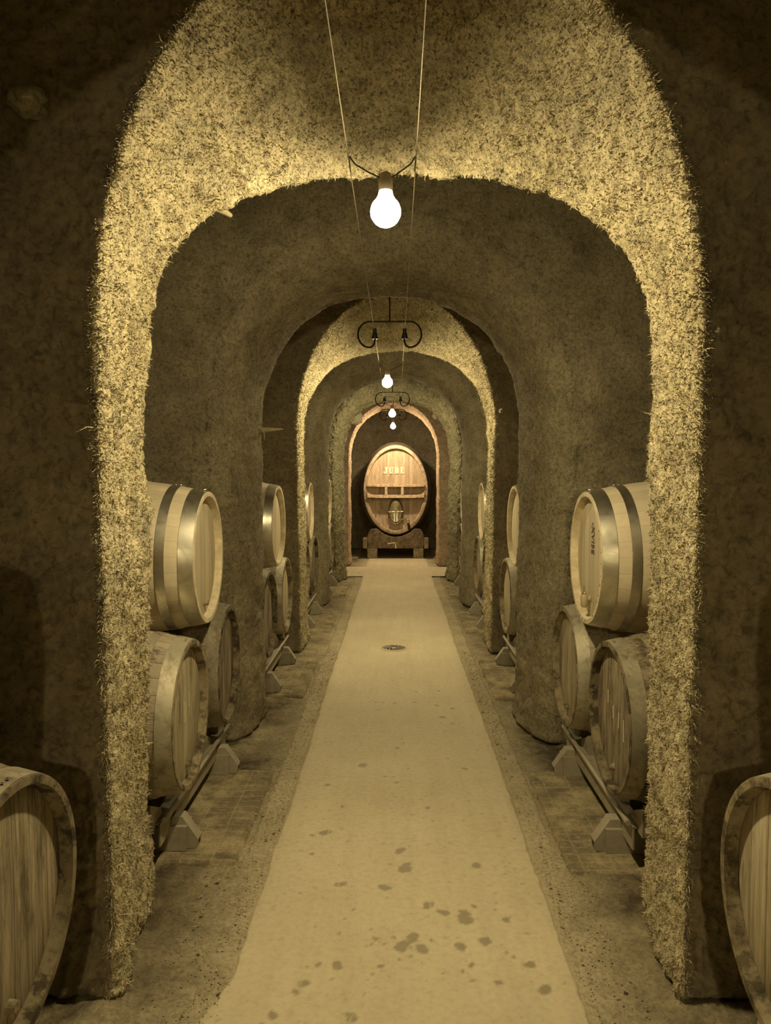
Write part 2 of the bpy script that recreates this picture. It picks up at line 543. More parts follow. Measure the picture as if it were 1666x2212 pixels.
def arch(name, yf, yb, front, back, mat, res, flare='sharp', amp=(.02, .010, .004), fur=0, fur_len=.009, seed=1, nface=26, face_mat=None):
    L = 5.6
    N = int(L / res)
    A = profile(N, *front); B = profile(N, *back)
    rows = []
    # front face rows, outer -> edge, denser near the edge
    for k in range(nface):
        u = 1 - (1 - k / nface) ** 2.2
        x = A[:, 2] * (1 - u) + A[:, 0] * u
        z = A[:, 3] * (1 - u) + A[:, 1] * u
        rows.append(np.stack([x, np.full(N, yf), z], 1))
    K = max(6, int((yb - yf) / res))
    face_end = len(rows)
    for k in range(K + 1):
        u = k / K
        if flare == 'round':
            ph = u * pi / 2
            b = sin(ph) ** 1.0; y = yf + (yb - yf) * (1 - cos(ph)) 
        else:
            b = u ** 1.15; y = yf + (yb - yf) * u
        x = A[:, 0] * (1 - b) + B[:, 0] * b
        z = A[:, 1] * (1 - b) + B[:, 1] * b
        rows.append(np.stack([x, np.full(N, y), z], 1))
    intr_end = len(rows)
    nb = 8
    for k in range(1, nb + 1):
        u = (k / nb) ** 1.6
        x = B[:, 0] * (1 - u) + B[:, 2] * u
        z = B[:, 1] * (1 - u) + B[:, 3] * u
        rows.append(np.stack([x, np.full(N, yb), z], 1))
    nr = len(rows)
    V = np.concatenate(rows)
    Nn = grid_normals(V, nr, N)
    # make normals point into open air: front face must look at -Y
    if Nn.reshape(nr, N, 3)[2, N // 4, 1] > 0: Nn = -Nn
    Gn = Nn.reshape(nr, N, 3).copy()
    for _ in range(3):   # soften normals at the hard edges
        Gn[1:-1] = (Gn[:-2] + Gn[1:-1] * 2 + Gn[2:]) / 4
    Nn = Gn.reshape(-1, 3); Nn /= np.linalg.norm(Nn, axis=1, keepdims=True) + 1e-9
    d = amp[0] * vnoise(V, 2.6, seed) + amp[0] * .7 * vnoise(V, 6.0, seed + 1) + amp[1] * vnoise(V, 15, seed + 2) \
        + amp[1] * .6 * vnoise(V, 34, seed + 3) + amp[2] * vnoise(V, 80, seed + 4)
    if amp[2] > .004:
        d += amp[2] * .8 * np.abs(vnoise(V, 130, seed + 5))
    # thick ragged foot
    d += .02 * np.clip(1 - V[:, 2] / .35, 0, 1) ** 2
    keep = np.ones((nr, N)); keep[0] = 0; keep[-1] = 0
    keep[:, 0] = .3; keep[:, -1] = .3
    V = V + Nn * (d * keep.reshape(-1))[:, None]
    extra = None
    if fur:
        G = V.reshape(nr, N, 3); NG = Nn.reshape(nr, N, 3)
        nface_f = int(fur * .22); n_in = fur - nface_f
        r0 = np.concatenate([RNG.uniform(face_end - 1, intr_end - 1, n_in), RNG.uniform(face_end - 12, face_end, nface_f)])
        r0 = np.clip(r0, 1, nr - 2); c0 = RNG.uniform(1, N - 2, fur)
        ri = r0.astype(int); ci = c0.astype(int); fr = (r0 - ri)[:, None]; fc = (c0 - ci)[:, None]
        P = G[ri, ci] * (1 - fr) * (1 - fc) + G[ri + 1, ci] * fr * (1 - fc) + G[ri, ci + 1] * (1 - fr) * fc + G[ri + 1, ci + 1] * fr * fc
        Nv = NG[ri, ci]
        R = RNG.normal(size=(fur, 3)) * .75
        clump = vnoise(P, 40, seed + 9)
        Dr = Nv * 1.0 + R + np.array([0, 0, -.25])
        Dr /= np.linalg.norm(Dr, axis=1, keepdims=True)
        ln = fur_len * (RNG.uniform(.4, 1.3, fur) ** 1.3) * (1 + .6 * clump)
        ln *= 1 + 1.1 * np.clip(1 - np.abs(r0 - face_end) / 3.0, 0, 1)
        ln *= np.where(RNG.uniform(size=fur) > .985, 1.9, 1.0)
        T = np.cross(Dr, RNG.normal(size=(fur, 3))); T /= np.linalg.norm(T, axis=1, keepdims=True) + 1e-9
        wd = fur_len * .16 * RNG.uniform(.6, 1.5, fur)
        base = P - Nv * .003
        bend = base + Dr * (ln * .55)[:, None]
        D2 = Dr + RNG.normal(size=(fur, 3)) * .6 + np.array([0, 0, -.3]); D2 /= np.linalg.norm(D2, axis=1, keepdims=True)
        tip = bend + D2 * (ln * .55)[:, None]
        wv = T * wd[:, None]
        ev = np.stack([base - wv, base + wv, bend + wv * .7, bend - wv * .7, tip], 1).reshape(-1, 3)
        k = np.arange(fur)[:, None] * 5
        et = np.concatenate([k + np.array([[0, 1, 2]]), k + np.array([[0, 2, 3]]), k + np.array([[3, 2, 4]])])
        extra = (ev, et)
    o = grid_np(name, V, nr, N, mat, extra)
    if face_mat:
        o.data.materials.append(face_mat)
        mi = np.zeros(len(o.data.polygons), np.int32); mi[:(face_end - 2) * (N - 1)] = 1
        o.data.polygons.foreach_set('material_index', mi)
    tag(o, kind='structure')
    return o

# (cx, half width, springing z, crown z, exponent, foot)
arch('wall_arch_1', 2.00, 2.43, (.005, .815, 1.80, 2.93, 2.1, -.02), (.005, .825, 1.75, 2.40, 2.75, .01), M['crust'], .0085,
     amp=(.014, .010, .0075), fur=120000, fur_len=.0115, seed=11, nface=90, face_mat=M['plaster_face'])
arch('wall_arch_2', 3.95, 4.42, (-.02, .985, 1.60, 2.82, 2.2, -.1), (-.035, .765, 1.70, 2.49, 2.3, -.01), M['plaster'], .012,
     'round', amp=(.015, .008, .005), fur=30000, fur_len=.010, seed=21)
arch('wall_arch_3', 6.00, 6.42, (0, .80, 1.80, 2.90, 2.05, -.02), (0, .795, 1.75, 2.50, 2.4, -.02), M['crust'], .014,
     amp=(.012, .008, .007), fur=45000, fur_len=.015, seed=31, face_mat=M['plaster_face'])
arch('wall_arch_4', 8.05, 8.50, (-.01, .97, 1.60, 2.80, 2.2, -.1), (-.01, .77, 1.7, 2.52, 2.3, -.02), M['plaster'], .018,
     'round', amp=(.015, .008, .005), seed=41)
arch('wall_arch_5', 9.95, 10.35, (.01, .87, 1.7, 2.80, 2.2, -.06), (.01, .735, 1.75, 2.46, 2.2, -.02), M['plaster_lump'], .014,
     'round', amp=(.014, .014, .012), seed=51)
arch('wall_arch_6', 11.70, 12.06, (-.03, .72, 1.7, 2.58, 2.1, 0), (-.03, .695, 1.7, 2.50, 2.1, 0), M['plaster_pink'], .018,
     amp=(.010, .007, .005), fur=8000, fur_len=.014, seed=61)
arch('wall_arch_7', -.03, .38, (0, .86, 1.7, 2.75, 2.2, 0), (0, .82, 1.7, 2.50, 2.3, 0), M['plaster'], .03,
     amp=(.012, .008, .004), seed=71)
arch('wall_arch_8', -2.35, -1.88, (0, .82, 1.75, 2.45, 2.4, 0), (0, .82, 1.75, 2.85, 2.2, 0), M['crust'], .03,
     amp=(.012, .008, .004), seed=81)

def rough_plane(name, o, u, v, nu, nv, mat, amp=.02, seed=5):
    o, u, v = np.array(o, float), np.array(u, float), np.array(v, float)
    a = np.linspace(0, 1, nu); b = np.linspace(0, 1, nv)
    P = (o[None, None] + a[:, None, None] * u + b[None, :, None] * v).reshape(-1, 3)
    n = np.cross(u, v); n /= np.linalg.norm(n)
    d = amp * vnoise(P, 1.6, seed) + amp * .5 * vnoise(P, 6, seed + 1) + amp * .2 * vnoise(P, 20, seed + 2)
    ob = grid_np(name, P + n * d[:, None], nu, nv, mat)
    return tag(ob, kind='structure')

Y0, Y1 = -2.75, 14.7
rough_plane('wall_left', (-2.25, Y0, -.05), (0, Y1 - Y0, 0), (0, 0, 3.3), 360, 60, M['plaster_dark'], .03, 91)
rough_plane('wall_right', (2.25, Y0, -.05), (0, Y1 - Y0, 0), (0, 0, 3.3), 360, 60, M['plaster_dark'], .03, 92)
rough_plane('wall_back', (-2.3, 14.65, -.05), (4.6, 0, 0), (0, 0, 3.3), 160, 120, M['plaster_face'], .03, 93)
rough_plane('wall_front', (-2.3, Y0 + .05, -.05), (4.6, 0, 0), (0, 0, 3.3), 60, 40, M['plaster'], .03, 94)
# vaulted ceiling above the bays
na, nb = 60, 500
a = np.linspace(-1, 1, na); b = np.linspace(Y0, Y1, nb)
X, Yy = np.meshgrid(a * 2.3, b, indexing='ij')
Z = 3.02 - .45 * (np.abs(X) / 2.3) ** 2.5
P = np.stack([X, Yy, Z], -1).reshape(-1, 3)
P[:, 2] += .025 * vnoise(P, 2, 7) + .012 * vnoise(P, 7, 8) + .006 * vnoise(P, 22, 9)
tag(grid_np('ceiling', P, na, nb, M['plaster']), kind='structure')

# floor of beaten dirt
def floor_grid(y0, y1, nx, ny, name):
    a = np.linspace(-2.35, 2.35, nx); b = np.linspace(y0, y1, ny)
    X, Yy = np.meshgrid(a, b, indexing='ij')
    P = np.stack([X, Yy, np.zeros_like(X)], -1).reshape(-1, 3)
    e = np.clip((np.abs(P[:, 0] - .03) - .5) / .35, 0, 1)
    P[:, 2] = -.006 + e * (.010 * vnoise(P, 3, 3) + .010 * vnoise(P, 11, 4) + .008 * vnoise(P, 34, 5)) - .004 * (1 - e)
    return grid_np(name, P, nx, ny, M['dirt'])
tag(floor_grid(Y0, 14.8, 300, 1000, 'floor'), kind='structure')

# walkway: concrete strip, with stains and joints stored per vertex
def unproj_floor(px, py):
    a = math.atan((py - 1106) / 1600) + PITCH
    Y = CAMZ / math.tan(a)
    dep = Y * cos(PITCH) + CAMZ * sin(PITCH)
    X = (px - 833) * dep / 1600
    # undo the small yaw
    return X * cos(YAW) - Y * sin(YAW), Y * cos(YAW) + X * sin(YAW), dep

def walk_edges(y):
    l = -.47 + .004 * sin(y * 2.1); r = .52 + .004 * sin(y * 1.7 + 1)
    k = max(0, (2.1 - y) / .3)
    return l - .09 * min(k, 1.3) ** 1.5, r

STAINS = [(620,878,25),(568,960,13),(905,948,22),(918,1015,28),(922,996,15),(1193,1003,20),(680,1073,20),(842,1083,23),
 (1012,1153,20),(1068,1178,23),(1145,1205,30),(1150,1187,20),(1165,1210,18),(945,1278,28),(912,1300,28),(905,1322,22),(982,1320,22),
 (1130,1310,24),(1220,1290,25),(665,1382,25),(1170,1377,14),(1147,1403,12),(1392,1380,22),(1270,1450,22),(1447,1477,25),
 (533,1447,20),(517,1480,18),(715,1578,25),(412,1577,22),(835,1393,12),(600,1377,10),(553,1392,9),(800,1280,10),(875,1273,9),
 (845,1308,10),(1027,1292,12),(760,623,18),(848,664,10),(892,688,9),(1145,638,11),(888,557,12),(916,537,7),(1007,785,12),
 (690,780,8),(628,696,8),(930,635,7),(1060,440,12),(1040,395,9),(955,382,7),(880,385,7),(1100,463,7),(963,343,8),(1050,340,6),
 (1100,407,8),(875,300,6),(905,292,5),(940,295,5),(810,382,6),(840,383,7),(1185,1153,11),(1258,1167,7),(1297,1210,12),
 (895,1362,10),(943,1345,8),(1065,1403,7),(650,1435,8),(1340,1350,9),(790,1300,7),(940,1318,8),(720,1170,6),(570,890,9)]
def walkway():
    ny1, ny2 = 560, 400
    b = np.concatenate([np.linspace(-2.3, 1.2, 60)[:-1], np.linspace(1.2, 5.6, ny1)[:-1], np.linspace(5.6, 12.72, ny2)])
    nx = 150
    u = np.linspace(0, 1, nx)
    E = np.array([walk_edges(y) for y in b])
    X = E[:, 0][:, None] * (1 - u) + E[:, 1][:, None] * u
    Yg = np.repeat(b[:, None], nx, 1)
    P = np.stack([X, Yg, np.zeros_like(X)], -1).reshape(-1, 3)
    wob = .005 * vnoise(P, 5, 12) + .004 * vnoise(P, 25, 13)
    ed = np.tile(np.minimum(u, 1 - u), len(b))
    P[:, 0] += wob * np.clip(1 - ed / .12, 0, 1)
    P[:, 2] = .004 * np.clip(ed * 30, 0, 1) - .0 + .0012 * vnoise(P, 5, 14)
    P[ed == 0, 2] = -.012
    st = np.zeros(len(P))
    xy = P[:, :2] + .010 * np.stack([vnoise(P, 30, 15), vnoise(P, 30, 16)], 1) + .005 * np.stack([vnoise(P, 80, 18), vnoise(P, 80, 19)], 1)
    for zx, zy, r in STAINS:
        px, py = 350 + zx / 1.7537, 1300 + zy / 1.7537
        x, y, dep = unproj_floor(px, py)
        rr = r / 1.7537 * dep / 1600 * .93
        d = np.hypot(xy[:, 0] - x, (xy[:, 1] - y) * .95)
        st = np.maximum(st, .8 * np.clip((rr - d) / .006 + .5, 0, 1))
    for _ in range(500):
        x, y = RNG.uniform(-.6, .5), RNG.uniform(1.3, 4.5)
        r = RNG.uniform(.001, .0065) ; 
        near = np.nonzero((abs(P[:, 0] - x) < .02) & (abs(P[:, 1] - y) < .02))[0]
        d = np.hypot(xy[near, 0] - x, xy[near, 1] - y)
        st[near] = np.maximum(st[near], .6 * np.clip((r - d) / .006 + .5, 0, 1))
    jt = np.zeros(len(P))
    for x0, ya, yb_ in ((.115, 1.2, 3.4), (-.27, 1.3, 4.6), (-.2, 1.8, 3.8), (-.12, 1.2, 2.6), (-.40, 1.2, 2.4)):
        d = np.abs(P[:, 0] - x0 - .004 * vnoise(P, 3, 17))
        jt = np.maximum(jt, .45 * np.clip((.0035 - d) / .003 + .3, 0, 1) * ((P[:, 1] > ya) & (P[:, 1] < yb_)) * (vnoise(P, 4, 77) > -.35))
    o = grid_np('floor_walkway', P, len(b), nx, M['path'])
    for nm, arr in (('stain', st), ('joint', jt)):
        at = o.data.attributes.new(nm, 'FLOAT', 'POINT')
        at.data.foreach_set('value', arr.astype(np.float32))
    tag(o, kind='structure')
walkway()

# cross walk in front of the last arch
mb = MB(); 
o = rough_plane('floor_crossing', (-2.1, 10.48, .004), (4.2, 0, 0), (0, 1.1, 0), 80, 20, M['path'], .002, 31)

# kerb strips along both sides of the walkway
def kerb(side, name):
    ys = np.linspace(2.62, 10.4, 700)
    P = []
    wv = np.array([0, .006, .012, .018, .05, .085, .1, .106])
    zz = np.array([-.012, 0, .0025, .003, .003, .003, .002, -.012])
    for y in ys:
        l, r = walk_edges(y)
        f_ = max(0, 1 - (y - 2.62) / .5) * .02
        for w_, z in zip(wv, zz - f_):
            x = (l - w_ + .002) if side < 0 else (r + w_ - .002)
            P.append((x, y, z))
    P = np.array(P, float)
    P[:, 0] += .003 * vnoise(P, 14, 55)
    P[:, 2] += .0015 * vnoise(P, 40, 56)
    tag(grid_np(name, P, len(ys), len(wv), M['kerb']), kind='structure')
kerb(-1, 'trim_1'); kerb(1, 'trim_2')

# brick panels let into the dirt of each bay
def brick_panel(x0, x1, y0, y1, label):
    nx, ny = 50, 80
    a = np.linspace(x0, x1, nx); b = np.linspace(y0, y1, ny)
    X, Yg = np.meshgrid(a, b, indexing='ij')
    P = np.stack([X, Yg, np.zeros_like(X)], -1).reshape(-1, 3)
    ex = np.minimum(np.minimum(P[:, 0] - x0, x1 - P[:, 0]), np.minimum(P[:, 1] - y0, y1 - P[:, 1]))
    u = np.abs(((P[:, 1]) / .055) % 1 - .5)
    P[:, 2] = .010 + .003 * vnoise(P, 12, 61) + .0025 * vnoise(P, 45, 62)
    P[ex <= 0, 2] = -.02
    o = grid_np('floor_bricks', P, nx, ny, M['bricks'])
    tag(o, kind='structure')
for x0, x1, y0, y1 in ((-.98, -.59, 2.68, 3.55), (.635, 1.0, 2.62, 3.55), (-.95, -.6, 4.75, 5.75), (.64, .98, 4.72, 5.7),
                       (-.95, -.6, 6.75, 7.8), (.64, .95, 6.75, 7.8), (-.92, -.6, 8.8, 9.8), (.64, .9, 8.8, 9.8)):
    brick_panel(x0, x1, y0, y1, '')

# pale grit and crumbs fallen from the walls
def gravel():
    V = []; F = []
    def put(x, y, s):
        k = len(V)
        q = RNG.uniform(.6, 1.2, (6, 3)) * s
        dirs = ((1,0,0),(0,1,0),(-1,0,0),(0,-1,0),(0,0,.8),(0,0,-.8))
        an = RNG.uniform(0, pi); ca, sa = cos(an), sin(an)
        for d, r in zip(dirs, q):
            a_, b_, c_ = d[0]*r[0], d[1]*r[1], d[2]*r[2]
            V.append((x + a_*ca - b_*sa, y + a_*sa + b_*ca, max(-.01, .004 + c_ + s * .3)))
        for i in range(4):
            j = (i + 1) % 4
            F.append((k+i, k+j, k+4)); F.append((k+j, k+i, k+5))
    n = 0
    while n < 5200:
        side = RNG.choice((-1, 1))
        y = RNG.uniform(1.3, 6) if RNG.uniform() < .7 else RNG.uniform(5, 11)
        x = .03 + side * (.50 + abs(RNG.normal()) * .2)
        if abs(x) > .69: continue
        put(x, y, RNG.uniform(.0012, .0048) * (2.2 if RNG.uniform() > .975 else 1))
        n += 1
    o = meshobj('gravel', V, F, M['kerb'])
    tag(o, 'pale crumbs of grit scattered over the dirt beside the walkway', 'gravel', None, 'stuff')
gravel()

# ------------------------------------------------------------------ barrels
RC, RBG, BL = .28, .335, .93     # chime radius, bilge radius, length
def rad(x):
    u = x / (BL / 2)
    return RC + (RBG - RC) * (1 - abs(u) ** 2.1)

def make_barrel(kind):
    root = empty('wine_barrel')
    root['category'] = 'barrel'
    NN = 96
    h = BL / 2
    prof = [(rad(x), x) for x in np.linspace(-h, h, 33)]
    prof = [(RC - .018, -h)] + prof + [(RC - .018, h), (RC - .020, h - .028), (RC - .022, h - .04)]
    prof = [(RC - .022, -h + .04), (RC - .020, -h + .028)] + prof
    # body staves
    mb = MB(); mb.lathe(prof[2:-2], NN, 'X')
    st = mb.build('staves', M['stave_' + kind], root, True)
    # chime rims carry their own weathering
    for s in (1, -1):
        mb = MB()
        pr = [(RC + .0012, s * (h - .012)), (RC + .001, s * (h + .0012)), (RC - .004, s * (h + .002)), (RC - .018, s * (h + .0012)),
              (RC - .0205, s * (h - .028)), (RC - .028, s * (h - .045))]
        mb.lathe(pr, NN, 'X')
        mb.build('rim', M['chime_' + kind], root, True)
        hd = MB()
        xh = h - .027
        pr = [(0, s * xh), (.1, s * (xh - .0005)), (RC - .030, s * (xh - .002)), (RC - .020, s * (xh - .006)), (RC - .020, s * (xh - .02)), (0, s * (xh - .02))]
        hd.lathe(pr, NN, 'X')
        hd.build('head', M['head_' + kind], root, True)
        for c, wd in ((h - .031, .056), (h - .128, .036), (h - .275, .036)):
            mb = MB()
            xs = np.linspace(c - wd / 2, c + wd / 2, 5)
            pr = [(rad(x) - .002, s * x) for x in xs[:1]] + [(rad(x) + .0028, s * x) for x in xs] + [(rad(x) - .002, s * x) for x in xs[-1:]]
            mb.lathe(pr, NN, 'X')
            # rivets
            for dx in (-wd * .28, wd * .28):
                for da in (-.035, .035) if wd > .05 else (0,):
                    rr = rad(c) + .003
                    p = Vector((s * (c + dx), rr * sin(da), rr * cos(da)))
                    mb.lathe([(0.0045, 0), (.004, .002), (.0015, .0035), (0, .0036)], 8, 'Z', p)
            mb.build('hoop', M['hoop_' + kind], root, True)
    return root

protos = {k: make_barrel(k) for k in ('new', 'worn', 'mould')}
used = set()
BARRELS = {}
def put_barrel(key, kind, side, X, Y, Z, label, group, roll=0.0):
    p = protos[kind]
    if kind not in used:
        used.add(kind); r = p
    else: r = copy_tree(p)
    # X = distance of the visible head plane from the aisle axis
    r.location = (side * (X + BL / 2), Y, Z)
    r.rotation_euler = (roll, 0, random.uniform(-.015, .015) + (.04 if key[:2] == (1, -1) else 0))
    r['label'] = label; r['category'] = 'barrel'; r['group'] = group
    BARRELS[key] = r
    return r

ZL, ZT = .53, 1.098
SIDE = {-1: 'left', 1: 'right'}
BAY = {0: 'beside the camera', 1: 'nearest lit bay', 2: 'second lit bay', 3: 'third lit bay', 4: 'farthest bay'}
def X_(b, s): return {0: .788, 1: .805, 2: .825, 3: .83, 4: .825}[b] + (.005 if s > 0 else 0)
bays = {0: (.79, 1.49), 1: (2.79, 3.53), 2: (4.84, 5.60), 3: (6.86, 7.62), 4: (8.85, 9.55)}
kinds = {(0,-1): ('mould','mould'), (0,1): ('worn','worn'), (1,-1): ('worn','mould'), (1,1): ('mould','worn'),
         (2,-1): ('mould','worn'), (2,1): ('mould','worn'), (3,-1): ('worn','mould'), (3,1): ('worn','worn'),
         (4,-1): ('worn','worn'), (4,1): ('worn','worn')}
DESC = {'worn': 'worn grey-brown oak barrel', 'mould': 'dark mould-stained oak barrel', 'new': 'pale new oak barrel'}
for b, (y0, y1) in bays.items():
    for s in (-1, 1):
        k0, k1 = kinds[(b, s)]
        g = 'barrels stacked three to a rack on the %s of the aisle' % SIDE[s]
        x = X_(b, s)
        dn = {(1,-1): -.02}.get((b, s), 0)
        where = '%s side, %s' % (SIDE[s], BAY[b])
        put_barrel((b, s, 'n'), k0, s, x + dn, y0, ZL, '%s at near end of rack, %s' % (DESC[k0], where), g)
        put_barrel((b, s, 'f'), k1, s, x, y1, ZL, '%s at far end of rack, %s' % (DESC[k1], where), g)
        put_barrel((b, s, 't'), 'new' if b else 'worn', s, x + (0 if b else .045), (y0 + y1) / 2 + .003, ZL + math.sqrt(.675 ** 2 - ((y1 - y0) / 2) ** 2),
                   '%s on top of its stack, %s' % (DESC['new' if b else 'worn'], where), g)

# marks and fittings on single barrels ------------------------------------
def text_mesh(txt, size, ext, mat, name, parent, loc, rot, bold=0.0, sx=1.0):
    cu = bpy.data.curves.new('t', 'FONT'); cu.body = txt; cu.size = size; cu.extrude = ext
    cu.offset = bold; cu.align_x = 'CENTER'; cu.align_y = 'CENTER'; cu.resolution_u = 3
    tmp = bpy.data.objects.new('t', cu); COL.objects.link(tmp)
    bpy.context.view_layer.update()
    me = bpy.data.meshes.new_from_object(tmp.evaluated_get(bpy.context.evaluated_depsgraph_get()))
    bpy.data.objects.remove(tmp)
    me.name = name; me.materials.clear(); me.materials.append(mat)
    o = bpy.data.objects.new(name, me); COL.objects.link(o)
    o.parent = parent; o.location = loc; o.rotation_euler = rot; o.scale = (sx, 1, 1)
    return o
hx = BL / 2 - .0262
# right top barrel, nearest bay: branded letters running down the head, faces -X
rt = BARRELS[(1, 1, 't')]
# text plane faces -X; letter tops point to +Y side, text reads downward
R = Matrix(((0, 0, -1), (0, 1, 0), (1, 0, 0)))
tx = text_mesh('-XVI5E', .066, .0006, M['ink'], 'brand_mark', rt, (-hx - .001, -.028, .085), (0, 0, 0), 0, .72)
mrot = Matrix(((0, 0, -1), (0, -1, 0), (-1, 0, 0)))   # text x -> -Z, text y -> -Y, normal -> -X
tx.rotation_euler = mrot.to_euler()
# small tap near the foot of that head
mb = MB()
mb.tube([(-hx, 0, -.175), (-hx - .03, 0, -.175)], .014, 12)
mb.lathe([(0, -.214), (.010, -.214), (.015, -.205), (.017, -.19), (.017, -.166), (.013, -.158), (0, -.157)], 14, 'Z', (-hx - .026, 0, 0))
sp = mb.build('spigot', M['socket'], rt, True)
mb = MB(); mb.tube([(-hx - .026, 0, -.158), (-hx - .026, 0, -.118)], [.006, .002], 8)
mb.lathe([(0, -.160), (.011, -.158), (.011, -.150), (0, -.149)], 10, 'Z', (-hx - .026, 0, 0))
mb.build('spigot_key', M['steel'], sp)
# dotted brand around the rim of that barrel
mb = MB()
for k in range(16):
    q = radians(150 + k * 9.5 + random.uniform(-2, 2))
    y, z = (RC - .012) * cos(q), (RC - .012) * sin(q)
    mb.box((-BL / 2 - .0022, y, z), (.001, random.uniform(.003, .006), random.uniform(.003, .009)))
mb.build('rim_stamp', M['ink'], rt)
# chalk strokes
def chalk(key, strokes):
    b = BARRELS[key]; s = 1 if b.location.x < 0 else -1
    for y, z, ln in strokes:
        mb = MB()
        mb.box((s * (hx + .0012), y, z), (.001, .006, ln), Matrix.Rotation(random.uniform(-.06, .06), 3, 'X'))
        mb.build('chalk_mark', M['chalk'], b)
chalk((1, -1, 'n'), [(-.02, .01, .075), (.0, .005, .08), (.055, .04, .06)])
chalk((1, 1, 'n'), [(.09, .05, .05), (.02, .01, .05), (-.05, 0, .06), (-.11, -.02, .08)])
chalk((2, -1, 't'), [(.02, .04, .05), (.04, .04, .05)])
# bungs on the staves of the pale top barrels, wooden plugs low in some heads
for key in ((1, -1, 't'), (1, 1, 't'), (2, -1, 't'), (2, 1, 't')):
    b = BARRELS[key]
    mb = MB(); mb.lathe([(0, .02), (.022, .02), (.026, -.005), (.024, -.02), (0, -.02)], 16, 'Z', (0, 0, RBG))
    mb.build('bung', M['wood_peg'], b)
for key in ((1, -1, 'n'), (1, 1, 'f'), (1, 1, 'n'), (0, -1, 'f'), (1, -1, 't')):
    b = BARRELS[key]; s = 1 if b.location.x < 0 else -1
    mb = MB(); mb.lathe([(0, s * (hx + .018)), (.012, s * (hx + .018)), (.015, s * (hx - .004)), (0, s * (hx - .004))], 14, 'X', (0, .01, -.2))
    mb.build('tap_plug', M['chime_worn'], b)

# ------------------------------------------------------------------ racks
def make_rack(s, y0, y1):
    """low steel rack: origin on floor at the middle of the bay under the visible head"""
    c = (y0 + y1) / 2
    root = empty('barrel_rack', (0, c, 0))
    x0, x1 = s * .80, s * 1.72
    for dy in (-.36, .36):
        mb = MB()   # channel along X: hollow fork pocket
        yy = dy; wd = .085; ht = .10; th = .008
        xm = (x0 + x1) / 2; L = abs(x1 - x0)
        for dz, dyy, sz in ((th / 2 + .012, 0, (L, wd, th)), (ht, 0, (L, wd, th)), (ht / 2 + .008, -wd / 2, (L, th, ht - .006)), (ht / 2 + .008, wd / 2, (L, th, ht - .006))):
            mb.box((xm, yy + dyy, dz), sz)
        # nose of the pocket: slopes down to a blunt block in front of the beam
        mb.prism([(x0 + s * .06, .012), (x0 - s * .035, .012), (x0 - s * .04, .048), (x0 + s * .02, .135), (x0 + s * .06, .135)], 'Y', yy - .027, yy + .027)
        mb.build('foot', M['rack'], root)
        mb = MB(); mb.lathe([(0, -s * .004), (.009, -s * .004), (.009, 0), (0, 0)], 14, 'X', (x0 - s * .036, yy - .004, .036))
        mb.build('bolt_hole_shade', M['dark'], root)  # solid dark disc: the shade of a hole painted on the foot
    for xx in (s * .865, s * 1.62):
        mb = MB()
        mb.box((xx, 0, .128), (.006, 1.04, .085)); mb.box((xx + s * .02, 0, .168), (.045, 1.04, .006))
        mb.build('beam', M['rack'], root)
    mb = MB(); mb.tube([(s * .845, -.52, .186), (s * .845, .52, .186)], .010, 10)
    mb.build('front_rail', M['rack'], root, True)
    for yb_ in (y0 - c, y1 - c):
        for d in (-1, 1):
            for xx in (s * .90, s * 1.60):
                mb = MB()
                mb.prism([(yb_ + d * .055, .155), (yb_ + d * .20, .155), (yb_ + d * .20, .262), (yb_ + d * .075, .198)], 'X', xx - .02, xx + .02)
                mb.build('saddle', M['rack'], root)
    return root
rk = {}
for b in bays:
    for s in (-1, 1):
        y0, y1 = bays[b]
        r = make_rack(s, y0, y1)
        r['label'] = 'low steel barrel rack under the stack, %s side, %s' % (SIDE[s], BAY[b])
        r['category'] = 'rack'; r['group'] = 'steel barrel racks along the %s side' % SIDE[s]

# ------------------------------------------------------------------ overhead wires
WZ = 2.372
WX = (-.137, .058)
for x, nm in zip(WX, ('left', 'right')):
    mb = MB(); pts = [(x, y, WZ - .012 * sin(pi * ((y - 4.87) / 4.2 % 1))) for y in np.linspace(-2.6, 14.6, 150)]
    mb.tube(pts, .0016, 6)
    o = mb.build('tension_wire', M['wire'], None, True)
    tag(o, 'thin bare wire strung overhead along the aisle, %s one of the pair' % nm, 'wire', 'overhead wires')

def bulb_mat(c, p, nm):
    t = NT(nm); t.t.nodes.remove(t.b)
    e = t.n('ShaderNodeEmission'); e.inputs[0].default_value = (*c, 1); e.inputs[1].default_value = p
    t.l(e.outputs[0], t.out.inputs[0]); return t.m

